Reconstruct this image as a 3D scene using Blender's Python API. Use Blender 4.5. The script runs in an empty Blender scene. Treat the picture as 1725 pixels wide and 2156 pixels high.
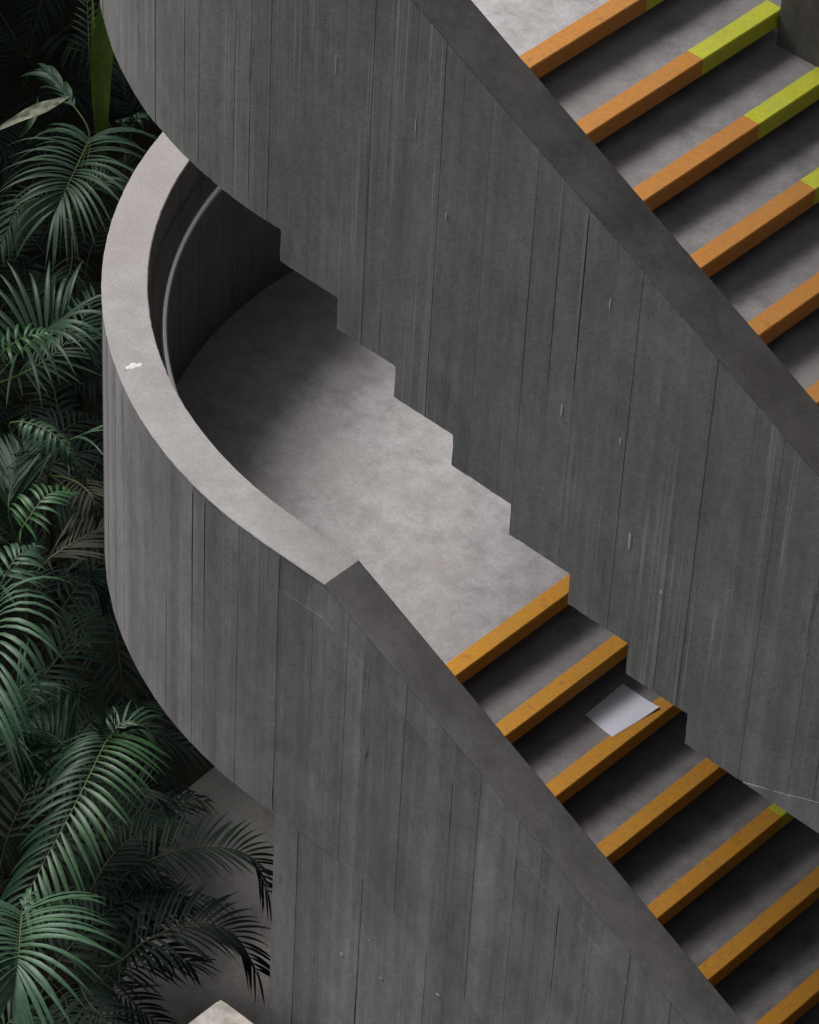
import bpy, math, random
from mathutils import Vector, Matrix, noise

scene = bpy.context.scene
scene.cycles.max_bounces = 4
scene.cycles.diffuse_bounces = 2
scene.cycles.glossy_bounces = 2
scene.cycles.transmission_bounces = 1
scene.cycles.caustics_reflective = False
scene.cycles.caustics_refractive = False
COL = scene.collection

# ------------------------------------------------------------------ camera
cam_data = bpy.data.cameras.new('camera')
cam = bpy.data.objects.new('camera', cam_data)
COL.objects.link(cam)
RIGHT = Vector((0.73084173, 0.68123631, 0.04227842))
UP = Vector((-0.48467644, 0.47436045, 0.73489517))
FWD = Vector((-0.48058206, 0.5575834, -0.6768616))
m = Matrix.Identity(4)
for i in range(3):
    m[i][0] = RIGHT[i]; m[i][1] = UP[i]; m[i][2] = -FWD[i]
m[0][3], m[1][3], m[2][3] = 8.2421, -10.9766, 12.3975
cam.matrix_world = m
cam_data.sensor_fit = 'HORIZONTAL'
cam_data.sensor_width = 36.0
cam_data.lens = 36.0 * 8659.81 / 1725.0
cam_data.clip_start = 0.5
cam_data.clip_end = 2000
scene.camera = cam

# ------------------------------------------------------------------ light
SUN_EL = math.radians(53.0)
SUN_PHI = math.radians(-7.0)          # swing of the sun from -x towards +y
to_sun = Vector((-math.cos(SUN_EL) * math.cos(SUN_PHI), math.cos(SUN_EL) * math.sin(SUN_PHI), math.sin(SUN_EL)))
world = bpy.data.worlds.new('World')
scene.world = world
world.use_nodes = True
wn = world.node_tree
wn.nodes.clear()
wo = wn.nodes.new('ShaderNodeOutputWorld')
wb = wn.nodes.new('ShaderNodeBackground')
ws = wn.nodes.new('ShaderNodeTexSky')
ws.sky_type = 'NISHITA'
ws.sun_disc = False
ws.sun_elevation = SUN_EL
ws.sun_rotation = math.atan2(to_sun.x, to_sun.y)
ws.air_density = 1.0
ws.dust_density = 3.0
ws.ozone_density = 1.0
wh = wn.nodes.new('ShaderNodeHueSaturation')
wh.inputs['Saturation'].default_value = 0.15     # thin cloud: a greyer sky
wn.links.new(ws.outputs[0], wh.inputs['Color'])
wn.links.new(wh.outputs[0], wb.inputs['Color'])
wb.inputs['Strength'].default_value = 0.105
wn.links.new(wb.outputs[0], wo.inputs['Surface'])

sun_data = bpy.data.lights.new('sun', 'SUN')
sun_data.energy = 3.7
sun_data.angle = math.radians(30.0)
sun_data.color = (1.0, 0.955, 0.93)
sun = bpy.data.objects.new('sun', sun_data)
COL.objects.link(sun)
sun.rotation_euler = to_sun.to_track_quat('Z', 'Y').to_euler()
sun.location = (-6, 2, 9)

vs = scene.view_settings
vs.view_transform = 'Standard'
vs.look = 'None'
vs.exposure = 0.0
vs.gamma = 1.0
vs.use_curve_mapping = False

# ------------------------------------------------------------------ dimensions (metres)
T = 0.30          # tread
h = 0.1488        # riser
H = 3.1186        # storey
R = 2.2981        # outer radius of the curved end, and half width
TH = 0.198        # parapet thickness
HP = 1.1993       # parapet top above landing
HB = -0.3015      # landing soffit
U1 = 0.2835       # first nosing
UK = 0.343        # where the coping starts to slope
US = 0.052        # first notch of the saw-tooth soffit
YY = -0.511       # where orange paint turns to yellow
YI = -0.055       # face of the spine wall
SL = h / T
NST = 8
GROUND = -3.12

# ------------------------------------------------------------------ helpers
def obj(name, me, mat=None, parent=None):
    o = bpy.data.objects.new(name, me)
    COL.objects.link(o)
    if mat and not me.materials:
        me.materials.append(mat)
    if parent:
        o.parent = parent
    return o

def tag(o, label=None, cat=None, group=None, kind=None):
    if label: o['label'] = label
    if cat: o['category'] = cat
    if group: o['group'] = group
    if kind: o['kind'] = kind
    return o

def thing(name, label, cat, loc=(0, 0, 0), group=None):
    o = bpy.data.objects.new(name, None)
    o.empty_display_size = 0.2
    COL.objects.link(o)
    o.location = loc
    return tag(o, label, cat, group)

def mesh(name, verts, faces, smooth=False):
    me = bpy.data.meshes.new(name)
    me.from_pydata([tuple(v) for v in verts], [], faces)
    me.update()
    if smooth:
        me.polygons.foreach_set('use_smooth', [True] * len(me.polygons))
    return me

def local(verts, origin):
    o = Vector(origin)
    return [Vector(v) - o for v in verts]

def box(x0, x1, y0, y1, z0, z1):
    v = [(x0,y0,z0),(x1,y0,z0),(x1,y1,z0),(x0,y1,z0),(x0,y0,z1),(x1,y0,z1),(x1,y1,z1),(x0,y1,z1)]
    f = [(0,3,2,1),(4,5,6,7),(0,1,5,4),(1,2,6,5),(2,3,7,6),(3,0,4,7)]
    return v, f

# ------------------------------------------------------------------ materials
class NT:
    def __init__(self, name):
        self.m = bpy.data.materials.new(name)
        self.m.use_nodes = True
        self.t = self.m.node_tree
        self.b = self.t.nodes['Principled BSDF']
        self.pos = self.t.nodes.new('ShaderNodeNewGeometry').outputs['Position']
    def link(self, a, b): self.t.links.new(a, b)
    def node(self, k, **kw):
        n = self.t.nodes.new(k)
        for a, v in kw.items(): setattr(n, a, v)
        return n
    def scaled(self, sx, sy, sz, off=(0, 0, 0)):
        n = self.node('ShaderNodeMapping')
        n.inputs['Scale'].default_value = (sx, sy, sz)
        n.inputs['Location'].default_value = off
        self.link(self.pos, n.inputs['Vector'])
        return n.outputs[0]
    def noise(self, vec, scale, detail=4, rough=0.55, dist=0.0):
        n = self.node('ShaderNodeTexNoise')
        n.inputs['Scale'].default_value = scale
        n.inputs['Detail'].default_value = detail
        n.inputs['Roughness'].default_value = rough
        n.inputs['Distortion'].default_value = dist
        self.link(vec, n.inputs['Vector'])
        return n.outputs['Fac']
    def ramp(self, fac, stops):
        n = self.node('ShaderNodeValToRGB')
        el = n.color_ramp.elements
        while len(el) < len(stops): el.new(0.5)
        for e, (p, c) in zip(el, stops):
            e.position = p
            e.color = (c, c, c, 1) if isinstance(c, (int, float)) else (*c, 1)
        self.link(fac, n.inputs['Fac'])
        return n.outputs['Color']
    def mix(self, a, b, fac, mode='MIX'):
        n = self.node('ShaderNodeMix', data_type='RGBA', blend_type=mode)
        for sock, v in ((n.inputs[0], fac), (n.inputs[6], a), (n.inputs[7], b)):
            if hasattr(v, 'links'): self.link(v, sock)
            elif isinstance(v, (int, float)): sock.default_value = v if sock == n.inputs[0] else (v, v, v, 1)
            else: sock.default_value = (*v, 1)
        return n.outputs[2]
    def math(self, op, a, b=None, clamp=False):
        n = self.node('ShaderNodeMath', operation=op, use_clamp=clamp)
        for sock, v in zip(n.inputs, (a, b)):
            if v is None: continue
            if hasattr(v, 'links'): self.link(v, sock)
            else: sock.default_value = v
        return n.outputs[0]
    def finish(self, col, rough=0.85, bump=None, strength=0.3, dist=0.01, spec=0.3):
        if hasattr(col, 'links'): self.link(col, self.b.inputs['Base Color'])
        else: self.b.inputs['Base Color'].default_value = (*col, 1)
        if hasattr(rough, 'links'): self.link(rough, self.b.inputs['Roughness'])
        else: self.b.inputs['Roughness'].default_value = rough
        self.b.inputs['Specular IOR Level'].default_value = spec
        if bump is not None:
            n = self.node('ShaderNodeBump')
            n.inputs['Strength'].default_value = strength
            n.inputs['Distance'].default_value = dist
            self.link(bump, n.inputs['Height'])
            self.link(n.outputs[0], self.b.inputs['Normal'])
        return self.m

def board_concrete(name, dark, light, drips=0.35, vary=0.07, amp=0.18):
    n = NT(name)
    streak = n.noise(n.scaled(13, 13, 0.30), 1.0, 3, 0.55)          # formwork grain, very drawn out
    fine = n.noise(n.scaled(26, 26, 9, (2, 2, 5)), 1.0, 4, 0.7)
    cloud = n.noise(n.scaled(1, 1, 0.7), 2.6, 5, 0.62, 0.5)        # blotches of uneven curing
    grit = n.noise(n.pos, 48, 3, 0.65)
    base = n.mix(dark, light, n.ramp(cloud, [(0.30, 0.0), (0.70, 1.0)]))
    base = n.mix(base, n.ramp(streak, [(0.30, 1 - amp), (0.70, 1 + amp)]), 1.0, 'MULTIPLY')
    base = n.mix(base, n.ramp(fine, [(0.30, 0.86), (0.70, 1.12)]), 1.0, 'MULTIPLY')
    base = n.mix(base, n.ramp(grit, [(0.30, 0.90), (0.70, 1.08)]), 1.0, 'MULTIPLY')
    # pale scuffs and chips
    chip = n.noise(n.scaled(60, 60, 22, (8, 3, 1)), 1.0, 2, 0.6)
    base = n.mix(base, n.mix(light, (0.6, 0.6, 0.58), 0.4), n.ramp(chip, [(0.735, 0.0), (0.77, 0.6)]))
    # lime runs: thin pale threads that wander straight down
    thread = n.noise(n.scaled(46, 46, 0.28, (3, 7, 1)), 1.0, 2, 0.45)
    t1 = n.ramp(thread, [(0.470, 0.0), (0.496, 1.0), (0.504, 1.0), (0.530, 0.0)])
    where = n.noise(n.scaled(5, 5, 0.9, (9, 2, 4)), 1.0, 3, 0.6)
    t = n.math('MULTIPLY', t1, n.ramp(where, [(0.47, 0.0), (0.60, 1.0)]))
    base = n.mix(base, n.mix(light, (0.5, 0.52, 0.5), 0.45), n.math('MULTIPLY', t, drips))
    # dark hair cracks
    crack = n.noise(n.scaled(27, 27, 0.7, (1, 4, 8)), 1.0, 3, 0.5)
    c1 = n.ramp(crack, [(0.487, 0.0), (0.498, 1.0), (0.502, 1.0), (0.513, 0.0)])
    cw = n.noise(n.scaled(6, 6, 1.6, (5, 5, 1)), 1.0, 2, 0.6)
    c = n.math('MULTIPLY', c1, n.ramp(cw, [(0.62, 0.0), (0.70, 1.0)]))
    base = n.mix(base, (0.02, 0.02, 0.02), n.math('MULTIPLY', c, 0.75))
    # blow holes
    pit = n.node('ShaderNodeTexVoronoi')
    pit.inputs['Scale'].default_value = 30
    n.link(n.pos, pit.inputs['Vector'])
    pm = n.ramp(pit.outputs['Distance'], [(0.05, 1.0), (0.12, 0.0)])
    pitm = n.math('MULTIPLY', pm, n.ramp(where, [(0.42, 1.0), (0.50, 0.0)]))
    base = n.mix(base, (0.04, 0.04, 0.04), n.math('MULTIPLY', pitm, 0.6))
    info = n.node('ShaderNodeObjectInfo')
    base = n.mix(base, n.ramp(info.outputs['Random'], [(0.0, 1 - vary), (1.0, 1 + vary)]), 1.0, 'MULTIPLY')
    hgt = n.math('ADD', n.math('MULTIPLY', streak, 1.2), n.math('MULTIPLY', grit, 0.5))
    hgt = n.math('SUBTRACT', hgt, pm)
    return n.finish(base, 0.8, hgt, 0.5, 0.005, 0.3)

def slab_concrete(name, dark, light, warm, scale=5.0, spec=0.3, rough=0.75, speck=0.7):
    n = NT(name)
    cloud = n.noise(n.pos, scale, 6, 0.74, 0.12)
    big = n.noise(n.scaled(1, 1, 1, (4, 9, 2)), scale * 0.3, 3, 0.6, 0.15)
    grit = n.noise(n.pos, 75, 3, 0.65)
    base = n.mix(dark, light, n.ramp(cloud, [(0.38, 0.0), (0.60, 1.0)]))
    base = n.mix(base, warm, n.ramp(big, [(0.42, 0.0), (0.68, 0.7)]))
    base = n.mix(base, n.ramp(grit, [(0.28, 0.86), (0.72, 1.09)]), 1.0, 'MULTIPLY')
    v = n.node('ShaderNodeTexVoronoi')
    v.inputs['Scale'].default_value = 17
    v.inputs['Randomness'].default_value = 1.0
    n.link(n.pos, v.inputs['Vector'])
    sp = n.ramp(v.outputs['Distance'], [(0.03, 1.0), (0.10, 0.0)])
    sw = n.ramp(n.noise(n.scaled(1, 1, 1, (2, 1, 6)), 9, 2), [(0.50, 0.0), (0.60, 1.0)])
    s = n.math('MULTIPLY', sp, sw)
    base = n.mix(base, (0.09, 0.085, 0.08), n.math('MULTIPLY', s, speck))
    # scuffs
    scuff = n.noise(n.scaled(9, 22, 9, (7, 3, 3)), 1.0, 4, 0.7, 1.2)
    base = n.mix(base, dark, n.ramp(scuff, [(0.60, 0.0), (0.72, 0.55)]))
    r = n.ramp(cloud, [(0.3, rough + 0.08), (0.7, rough - 0.08)])
    hgt = grit
    return n.finish(base, r, hgt, 0.35, 0.003, spec)

def paint(name, col, worn):
    n = NT(name)
    cloud = n.noise(n.pos, 5, 5, 0.6, 0.3)
    grit = n.noise(n.pos, 55, 4, 0.65)
    dirt = n.noise(n.scaled(1, 1, 1, (2, 8, 5)), 14, 5, 0.65, 0.8)
    base = n.mix(col, worn, n.ramp(cloud, [(0.38, 0.0), (0.72, 0.75)]))
    base = n.mix(base, n.ramp(grit, [(0.3, 0.86), (0.7, 1.08)]), 1.0, 'MULTIPLY')
    base = n.mix(base, tuple(c * 0.45 for c in col), n.ramp(dirt, [(0.60, 0.0), (0.74, 0.55)]))
    worn2 = n.noise(n.scaled(1, 1, 1, (6, 1, 9)), 22, 4, 0.7, 0.5)
    where = n.noise(n.scaled(1, 1, 1, (3, 3, 3)), 3.0, 2, 0.5)
    wm = n.math('MULTIPLY', n.ramp(worn2, [(0.63, 0.0), (0.72, 0.6)]), n.ramp(where, [(0.45, 0.0), (0.62, 1.0)]))
    base = n.mix(base, (0.20, 0.16, 0.12), wm)
    return n.finish(base, 0.62, grit, 0.3, 0.003, 0.35)

def leaf(name, a, b, rough=0.38, spec=0.5, trans=0.0):
    n = NT(name)
    c = n.noise(n.pos, 2.2, 3, 0.6)
    f = n.noise(n.pos, 45, 2, 0.5)
    info = n.node('ShaderNodeObjectInfo')
    base = n.mix(a, b, n.ramp(c, [(0.35, 0.0), (0.65, 1.0)]))
    base = n.mix(base, n.ramp(f, [(0.3, 0.8), (0.7, 1.15)]), 1.0, 'MULTIPLY')
    base = n.mix(base, n.ramp(info.outputs['Random'], [(0.0, 0.72), (1.0, 1.2)]), 1.0, 'MULTIPLY')
    return n.finish(base, rough, f, 0.15, 0.002, spec)

M = {}
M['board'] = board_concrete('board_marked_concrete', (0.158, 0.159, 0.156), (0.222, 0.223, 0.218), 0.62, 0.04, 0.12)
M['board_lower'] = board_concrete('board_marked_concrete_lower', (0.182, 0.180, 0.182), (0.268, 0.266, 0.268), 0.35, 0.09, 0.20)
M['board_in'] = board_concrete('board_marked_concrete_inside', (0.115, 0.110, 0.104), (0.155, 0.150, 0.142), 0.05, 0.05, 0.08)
M['cap'] = slab_concrete('coping_concrete', (0.275, 0.266, 0.265), (0.345, 0.336, 0.335), (0.33, 0.300, 0.293), 4.0, 0.25, 0.82)
M['cap_shaded'] = slab_concrete('coping_concrete_shaded', (0.094, 0.091, 0.091), (0.155, 0.150, 0.150), (0.150, 0.136, 0.134), 4.0, 0.2, 0.85)  # darker copy of the coping: the lower slope's shade is in its colour
M['cap_stain_shaded'] = slab_concrete('coping_concrete_stain_shaded', (0.048, 0.047, 0.047), (0.088, 0.086, 0.085), (0.088, 0.081, 0.075), 4.0, 0.2, 0.85)  # upper slope: weather stain, with shade put into the same dark colour
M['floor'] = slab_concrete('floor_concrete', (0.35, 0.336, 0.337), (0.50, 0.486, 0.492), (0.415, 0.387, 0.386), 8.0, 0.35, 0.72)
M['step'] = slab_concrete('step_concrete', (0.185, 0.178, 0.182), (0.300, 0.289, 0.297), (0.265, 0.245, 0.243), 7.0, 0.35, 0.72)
M['paving'] = slab_concrete('paving_concrete', (0.118, 0.113, 0.110), (0.19, 0.182, 0.178), (0.14, 0.142, 0.118), 3.0, 0.2, 0.9)
M['block'] = slab_concrete('block_concrete', (0.25, 0.24, 0.20), (0.46, 0.42, 0.40), (0.38, 0.34, 0.31), 7.0, 0.2, 0.9)
M['brick'] = slab_concrete('dark_brick', (0.06, 0.05, 0.045), (0.10, 0.085, 0.075), (0.085, 0.07, 0.06), 6.0, 0.2, 0.9)
M['orange_up'] = paint('burnt_orange_paint', (0.57, 0.238, 0.045), (0.51, 0.245, 0.07))
M['orange'] = paint('orange_paint', (0.72, 0.325, 0.030), (0.62, 0.31, 0.065))
M['yellow'] = paint('yellow_paint', (0.57, 0.60, 0.035), (0.52, 0.53, 0.09))
M['soil'] = slab_concrete('soil', (0.010, 0.009, 0.007), (0.022, 0.019, 0.014), (0.015, 0.016, 0.009), 6.0, 0.1, 0.95)
M['paper'] = NT('paper').finish((0.86, 0.87, 0.98), 0.7)
M['white'] = NT('dried_white').finish((0.62, 0.62, 0.60), 0.9)
M['speck'] = NT('pale_speck').finish((0.42, 0.42, 0.42), 0.8)
_n = NT('rail_metal')
_n.b.inputs['Metallic'].default_value = 0.7
M['rail'] = _n.finish(_n.mix((0.52, 0.52, 0.53), (0.66, 0.65, 0.65), _n.noise(_n.pos, 30, 3)), 0.27, None, spec=0.5)
M['glass'] = NT('window_glass').finish((0.02, 0.025, 0.03), 0.08, None, spec=0.5)
M['leaf'] = leaf('palm_leaf', (0.009, 0.034, 0.016), (0.016, 0.050, 0.023), 0.5, 0.26)
M['leaf_bright'] = leaf('palm_leaf_young', (0.024, 0.074, 0.027), (0.039, 0.104, 0.037), 0.46, 0.36)
M['leaf_grey'] = leaf('palm_leaf_grey', (0.026, 0.066, 0.036), (0.045, 0.098, 0.053), 0.48, 0.34)
M['leaf_dark'] = leaf('palm_leaf_dark', (0.004, 0.012, 0.008), (0.008, 0.020, 0.012), 0.65, 0.15)  # shaded copy of the palm leaf, the bed's gloom put into its colour
M['leaf_brown'] = leaf('palm_leaf_withered', (0.022, 0.022, 0.015), (0.036, 0.034, 0.024), 0.65, 0.2)
M['lime'] = leaf('strap_leaf', (0.07, 0.135, 0.012), (0.10, 0.17, 0.02), 0.5, 0.4)
M['pale'] = leaf('pale_leaf', (0.28, 0.31, 0.21), (0.34, 0.37, 0.26), 0.5, 0.4)
M['rachis'] = NT('rachis').finish((0.10, 0.13, 0.045), 0.5)
M['rachis_dark'] = NT('rachis_dark').finish((0.03, 0.04, 0.02), 0.6)
M['stem'] = leaf('palm_stem', (0.03, 0.03, 0.018), (0.05, 0.045, 0.025), 0.7, 0.2)

# ------------------------------------------------------------------ setting: ground
v, f = box(-60, 60, -60, 60, GROUND - 0.3, GROUND)
tag(obj('ground', mesh('ground', v, f), M['soil']), kind='structure')
pv = [(-2.16, 0.4), (-2.10, -0.72), (-1.42, -1.72), (-1.36, -6.0), (9, -6.0), (9, 6), (-2.3, 6)]
nv = len(pv)
vv = [(x, y, GROUND + 0.004) for x, y in pv] + [(x, y, GROUND + 0.05) for x, y in pv]
ff = [tuple(range(nv, 2 * nv))] + [(i, (i + 1) % nv, nv + (i + 1) % nv, nv + i) for i in range(nv)]
tag(obj('pavement', mesh('pavement', vv, ff), M['paving']), kind='structure')

# ------------------------------------------------------------------ the wall path (plan): straight, half circle, straight
def path(s, r):
    if s <= 0: return Vector((-s, -r, 0))
    a = s / R
    if a <= math.pi: return Vector((-r * math.sin(a), -r * math.cos(a), 0))
    return Vector((s - math.pi * R, r, 0))

def top_z(s, zo):
    x = -s
    if x <= UK: return zo + HP
    return zo + HP - SL * (min(x, 3.3) - UK)

def bot_steps(x0, x1, zo):
    """Saw-tooth soffit outline from x0 to x1 (x0 < x1): list of (x, z)."""
    def zb(x):
        k = 0
        while k < NST and x >= US + k * T - 1e-9: k += 1
        return zo + HB - k * h
    pts = [(x0, zb(x0))]
    for k in range(NST):
        xk = US + k * T
        if x0 < xk < x1:
            pts += [(xk, zo + HB - k * h), (xk, zo + HB - (k + 1) * h)]
    e = zb(x1 - 1e-6)
    pts.append((x1, e))
    return pts

def wall_breaks(seed, s0, s1, wmin=0.085, wmax=0.14):
    rnd = random.Random(seed)
    out = [s0]
    while out[-1] < s1 - 0.16:
        out.append(out[-1] + rnd.uniform(wmin, wmax))
    out.append(s1)
    return out

def prism_board(name, outline, ra, rb, parent, mat):
    """outline: list of (s, z), closed; extruded between radius ra (inner) and rb (outer)."""
    n = len(outline)
    inner = [path(s, ra) + Vector((0, 0, z)) for s, z in outline]
    outer = [path(s, rb) + Vector((0, 0, z)) for s, z in outline]
    faces = [tuple(range(n)), tuple(range(2 * n - 1, n - 1, -1))]
    faces += [(i, n + i, n + (i + 1) % n, (i + 1) % n) for i in range(n)]
    return obj(name, mesh(name, inner + outer, faces), mat, parent)

def ragged(p, q, g, seed, step=0.06):
    """Left edge of a board from p to q (s, z): the joint opens and closes along its length."""
    n = max(2, int(abs(q[1] - p[1]) / step))
    out = []
    for i in range(1, n):
        u = i / n
        z = p[1] + (q[1] - p[1]) * u
        s = p[0] + (q[0] - p[0]) * u
        o = max(0.0, 0.35 + 1.5 * noise.noise((z * 1.1, seed * 3.7, 1.0))) + 0.35 * noise.noise((z * 14, seed, 5.0))
        out.append((s + 0.0001 + g * max(0.0, o), z))
    return out

def chipped(pts, seed, amp=0.0036, step=0.022):
    """Roughen an outline of (s, z) points and knock its corners off."""
    out = [pts[0]]
    for i in range(len(pts) - 1):
        a, b = pts[i], pts[i + 1]
        d = math.hypot(b[0] - a[0], b[1] - a[1])
        n = max(1, int(d / step))
        first, last = (0.005 / d if 0 < i and d > 0.04 else 0.0), (1 - 0.005 / d if i < len(pts) - 2 and d > 0.04 else 1.0)
        for k in range(n + 1):
            u = first + (last - first) * k / n
            if i == 0 and k == 0: continue
            s, z = a[0] + (b[0] - a[0]) * u, a[1] + (b[1] - a[1]) * u
            j = amp * noise.noise((s * 31, z * 31, seed)) + 1.6 * amp * max(0.0, noise.noise((s * 12, z * 12, seed + 3)) - 0.3)
            vert = abs(b[0] - a[0]) < 1e-6
            end = (i == len(pts) - 2 and k == n)
            out.append((s + (0 if end or not vert else j), z + (0 if vert else abs(j) if not end else 0)))
    return out

def sweep(name, ss, sect, parent, mat, closed_ends=True):
    """sect(s) -> list of (r, z) points; loft along path stations ss."""
    verts, faces = [], []
    n = None
    for s in ss:
        pts = sect(s)
        n = len(pts)
        verts += [path(s, r) + Vector((0, 0, z)) for r, z in pts]
    for i in range(len(ss) - 1):
        for j in range(n):
            a, b = i * n + j, i * n + (j + 1) % n
            faces.append((a, b, b + n, a + n))
    if closed_ends:
        faces.append(tuple(range(n)))
        e = (len(ss) - 1) * n
        faces.append(tuple(range(e + n - 1, e - 1, -1)))
    return obj(name, mesh(name, verts, faces), mat, parent)

S_END = math.pi * R
S_START = -5.2
X_TOP = UK          # the storey above has only its landing

def parapet(zo, root, seed, mats, gapk, s_start=S_START):
    rnd = random.Random(seed)
    mat, mat_in = mats
    ss = wall_breaks(seed, s_start, -0.095) + wall_breaks(seed + 1, -0.095, S_END)[1:]
    # make sure the kink is a station of the core and coping
    st = sorted(s for s in set(ss + [-UK, -3.3] + [-(US + k * T) for k in range(NST)] + [-(US + k * T) + 0.0015 for k in range(NST)]) if s >= s_start)
    upper = zo > 1
    def zb(s):
        x = -s
        if upper or x < US:
            k = 0
            while k < NST and x > US + k * T - 0.0005: k += 1
            return zo + HB - k * h + 0.004
        return zo + HB - max(0, x - 0.65) * SL + 0.004
    # core (inner face, soffit): one continuous pour
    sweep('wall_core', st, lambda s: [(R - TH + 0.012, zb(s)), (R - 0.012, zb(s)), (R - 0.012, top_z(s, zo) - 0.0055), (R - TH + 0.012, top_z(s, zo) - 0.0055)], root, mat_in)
    # coping with worn arrises
    fine = []
    for a, b in zip(st, st[1:]):
        k = max(1, int((b - a) / 0.022))
        fine += [a + (b - a) * i / k for i in range(k)]
    fine.append(st[-1])
    def facet(s):       # straight boards: chord instead of the true arc
        if s <= 0: return 1.0
        for a, b in zip(ss, ss[1:]):
            if a <= s <= b:
                a = max(a, 0.0)
                half = (b - a) / 2 / R
                return math.cos(half) / math.cos((s - (a + b) / 2) / R)
        return 1.0
    def jit(s, o): return 0.0028 * noise.noise((s * 26, o, zo)) + 0.0022 * noise.noise((s * 70, o + 5, zo)) + (0.007 * max(0, noise.noise((s * 11, o + 9, zo)) - 0.42))
    def cs(s):
        z = top_z(s, zo); k = facet(s)
        o = (R + 0.0005) * k - abs(jit(s, 1)); i = (R - TH) * k + abs(jit(s, 3))
        c = 0.004
        return [(i, z - 0.007), (o, z - 0.007), (o, z - c), (o - c, z), (i + c, z), (i, z - c)]
    sweep('coping', [s for s in fine if s >= -UK], cs, root, M['cap'])
    if s_start < -1: sl_ = sweep('coping', [s for s in fine if s <= -UK], cs, root, M['cap_stain_shaded'] if upper else M['cap_shaded'])
    if s_start < -1: sl_['label'] = 'darker sloping top of the parapet, shade painted into its stained colour'
    # outer boards
    row_cut = 0.2
    for a, b in zip(ss, ss[1:]):
        if a > math.radians(125) * R: break
        g = gapk * (rnd.choice([0.002, 0.003, 0.0045]) if rnd.random() < (0.45 if a > -0.1 else 0.22) else (0.001 if a > -0.1 else 0.0003))
        if zo < 1 and abs(a + 0.095) < 1e-6: g = 0.006
        ro = R + rnd.uniform(-0.0028, 0.0) * (1 if a > 0 else 0.75)
        s0, s1 = a + 0.0001, b - 0.0001
        x0, x1 = -s1, -s0
        zt = lambda s: top_z(s, zo) - 0.0065
        tops = [s0] + [c for c in (-UK, -3.3) if s0 < c < s1] + [s1]
        if upper:
            bots = [(-x, z) for x, z in (bot_steps(x0, x1, zo) if x1 > US else [(x0, zo + HB), (x1, zo + HB)])]   # from s1 to s0
            bots = chipped(bots, seed + a)
            prism_board('board', [(s, zt(s)) for s in tops] + bots + ragged(bots[-1], (s0, zt(s0)), g * 1.7, a), R - 0.014, ro, root, mat)
        else:
            zl = lambda s: top_z(s, zo) - 0.19 + 0.02 * noise.noise((s * 3, 2, 2)) if -s > 0.05 else zt(s)
            zbb = lambda s: zo + HB - max(0, -s - 0.65) * SL
            if -s1 > 0.05:
                prism_board('board', [(s, zt(s)) for s in tops] + [(s, zl(s)) for s in reversed(tops)], R - 0.014, ro - 0.0016, root, mat)
                prism_board('board', [(s, zl(s) - 0.0008) for s in tops] + [(s, zbb(s)) for s in (s1, s0)] + ragged((s0, zbb(s0)), (s0, zl(s0)), g * 1.7, a), R - 0.014, ro, root, mat)
            else:
                low_ = chipped([(s, zbb(s)) for s in (s1, s0)], seed + a, 0.002)
                prism_board('board', [(s, zt(s)) for s in tops] + low_ + ragged(low_[-1], (s0, zt(s0)), g * 1.7, a), R - 0.014, ro, root, mat)
    # boards of the inner face that the photograph looks at
    for a, b in zip(ss, ss[1:]):
        if a < -1.6 or (a > S_END - 0.1): continue
        g = 0.0014 if rnd.random() < 0.5 else 0.0006
        ri = R - TH + rnd.uniform(0.0, 0.002)
        s0, s1 = a + g, b - 0.0002
        lo = (lambda s: zo - 0.02 - SL * max(0.0, -s - U1) - 0.17 * (1 if -s > U1 - 0.1 else 0))
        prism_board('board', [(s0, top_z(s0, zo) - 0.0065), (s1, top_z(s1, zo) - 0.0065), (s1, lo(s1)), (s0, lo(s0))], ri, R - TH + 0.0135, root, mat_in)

low = thing('curved_parapet', 'lower board-marked concrete parapet, its pale flat top curving round the landing beside the palms', 'parapet', group='stair parapets')
parapet(0.0, low, 11, (M['board_lower'], M['board_in']), 1.0)
upp = thing('curved_parapet', 'large upper concrete parapet with saw-toothed lower edge hanging over the lower landing', 'parapet', group='stair parapets')
parapet(H, upp, 29, (M['board'], M['board_in']), 0.8)

# a band of later concrete along the foot of the upper wall, where it turns into the half landing
band = [(2.43, 1.6292), (4.6, 1.6292), (4.6, 1.90), (3.1, 1.87), (2.79, 1.785), (2.6, 1.70)]
n = len(band)
vv = [Vector((x, -R - 0.0018, z)) for x, z in band] + [Vector((x, -R + 0.004, z)) for x, z in band]
ff = [tuple(range(n)), tuple(range(2 * n - 1, n - 1, -1))] + [(i, n + i, n + (i + 1) % n, (i + 1) % n) for i in range(n)]
o = obj('patch_band', mesh('patch_band', vv, ff), M['board_lower'], upp)
o['label'] = 'paler rough band along the foot of the wall'

# ------------------------------------------------------------------ unseen building added beyond the bed to shade the palms
nb = thing('shade_building', 'plain grey building added unseen beyond the palm bed to shade it', 'building', (-12.5, 1.0, GROUND))
v, f = box(-15.0, -10.0, -14.0, 17.0, GROUND, 6.0)
obj('wall', mesh('wall', local(v, nb.location), f), M['board_lower'], nb)
v, f = box(-15.1, -9.85, -14.15, 17.15, 6.004, 6.2)
obj('roof_slab', mesh('roof_slab', local(v, nb.location), f), M['cap'], nb)
for lvl in (-1.6, 1.6):
    for i in range(8):
        yc = -11.5 + i * 3.6
        v, f = box(-9.998, -9.93, yc - 0.8, yc + 0.8, lvl, lvl + 1.7)
        w_ = obj('window', mesh('window', local(v, nb.location), f), M['rail'], nb)
        v, f = box(-9.928, -9.92, yc - 0.72, yc + 0.72, lvl + 0.08, lvl + 1.62)
        obj('pane', mesh('pane', local(v, nb.location), f), M['glass'], w_)

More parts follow.
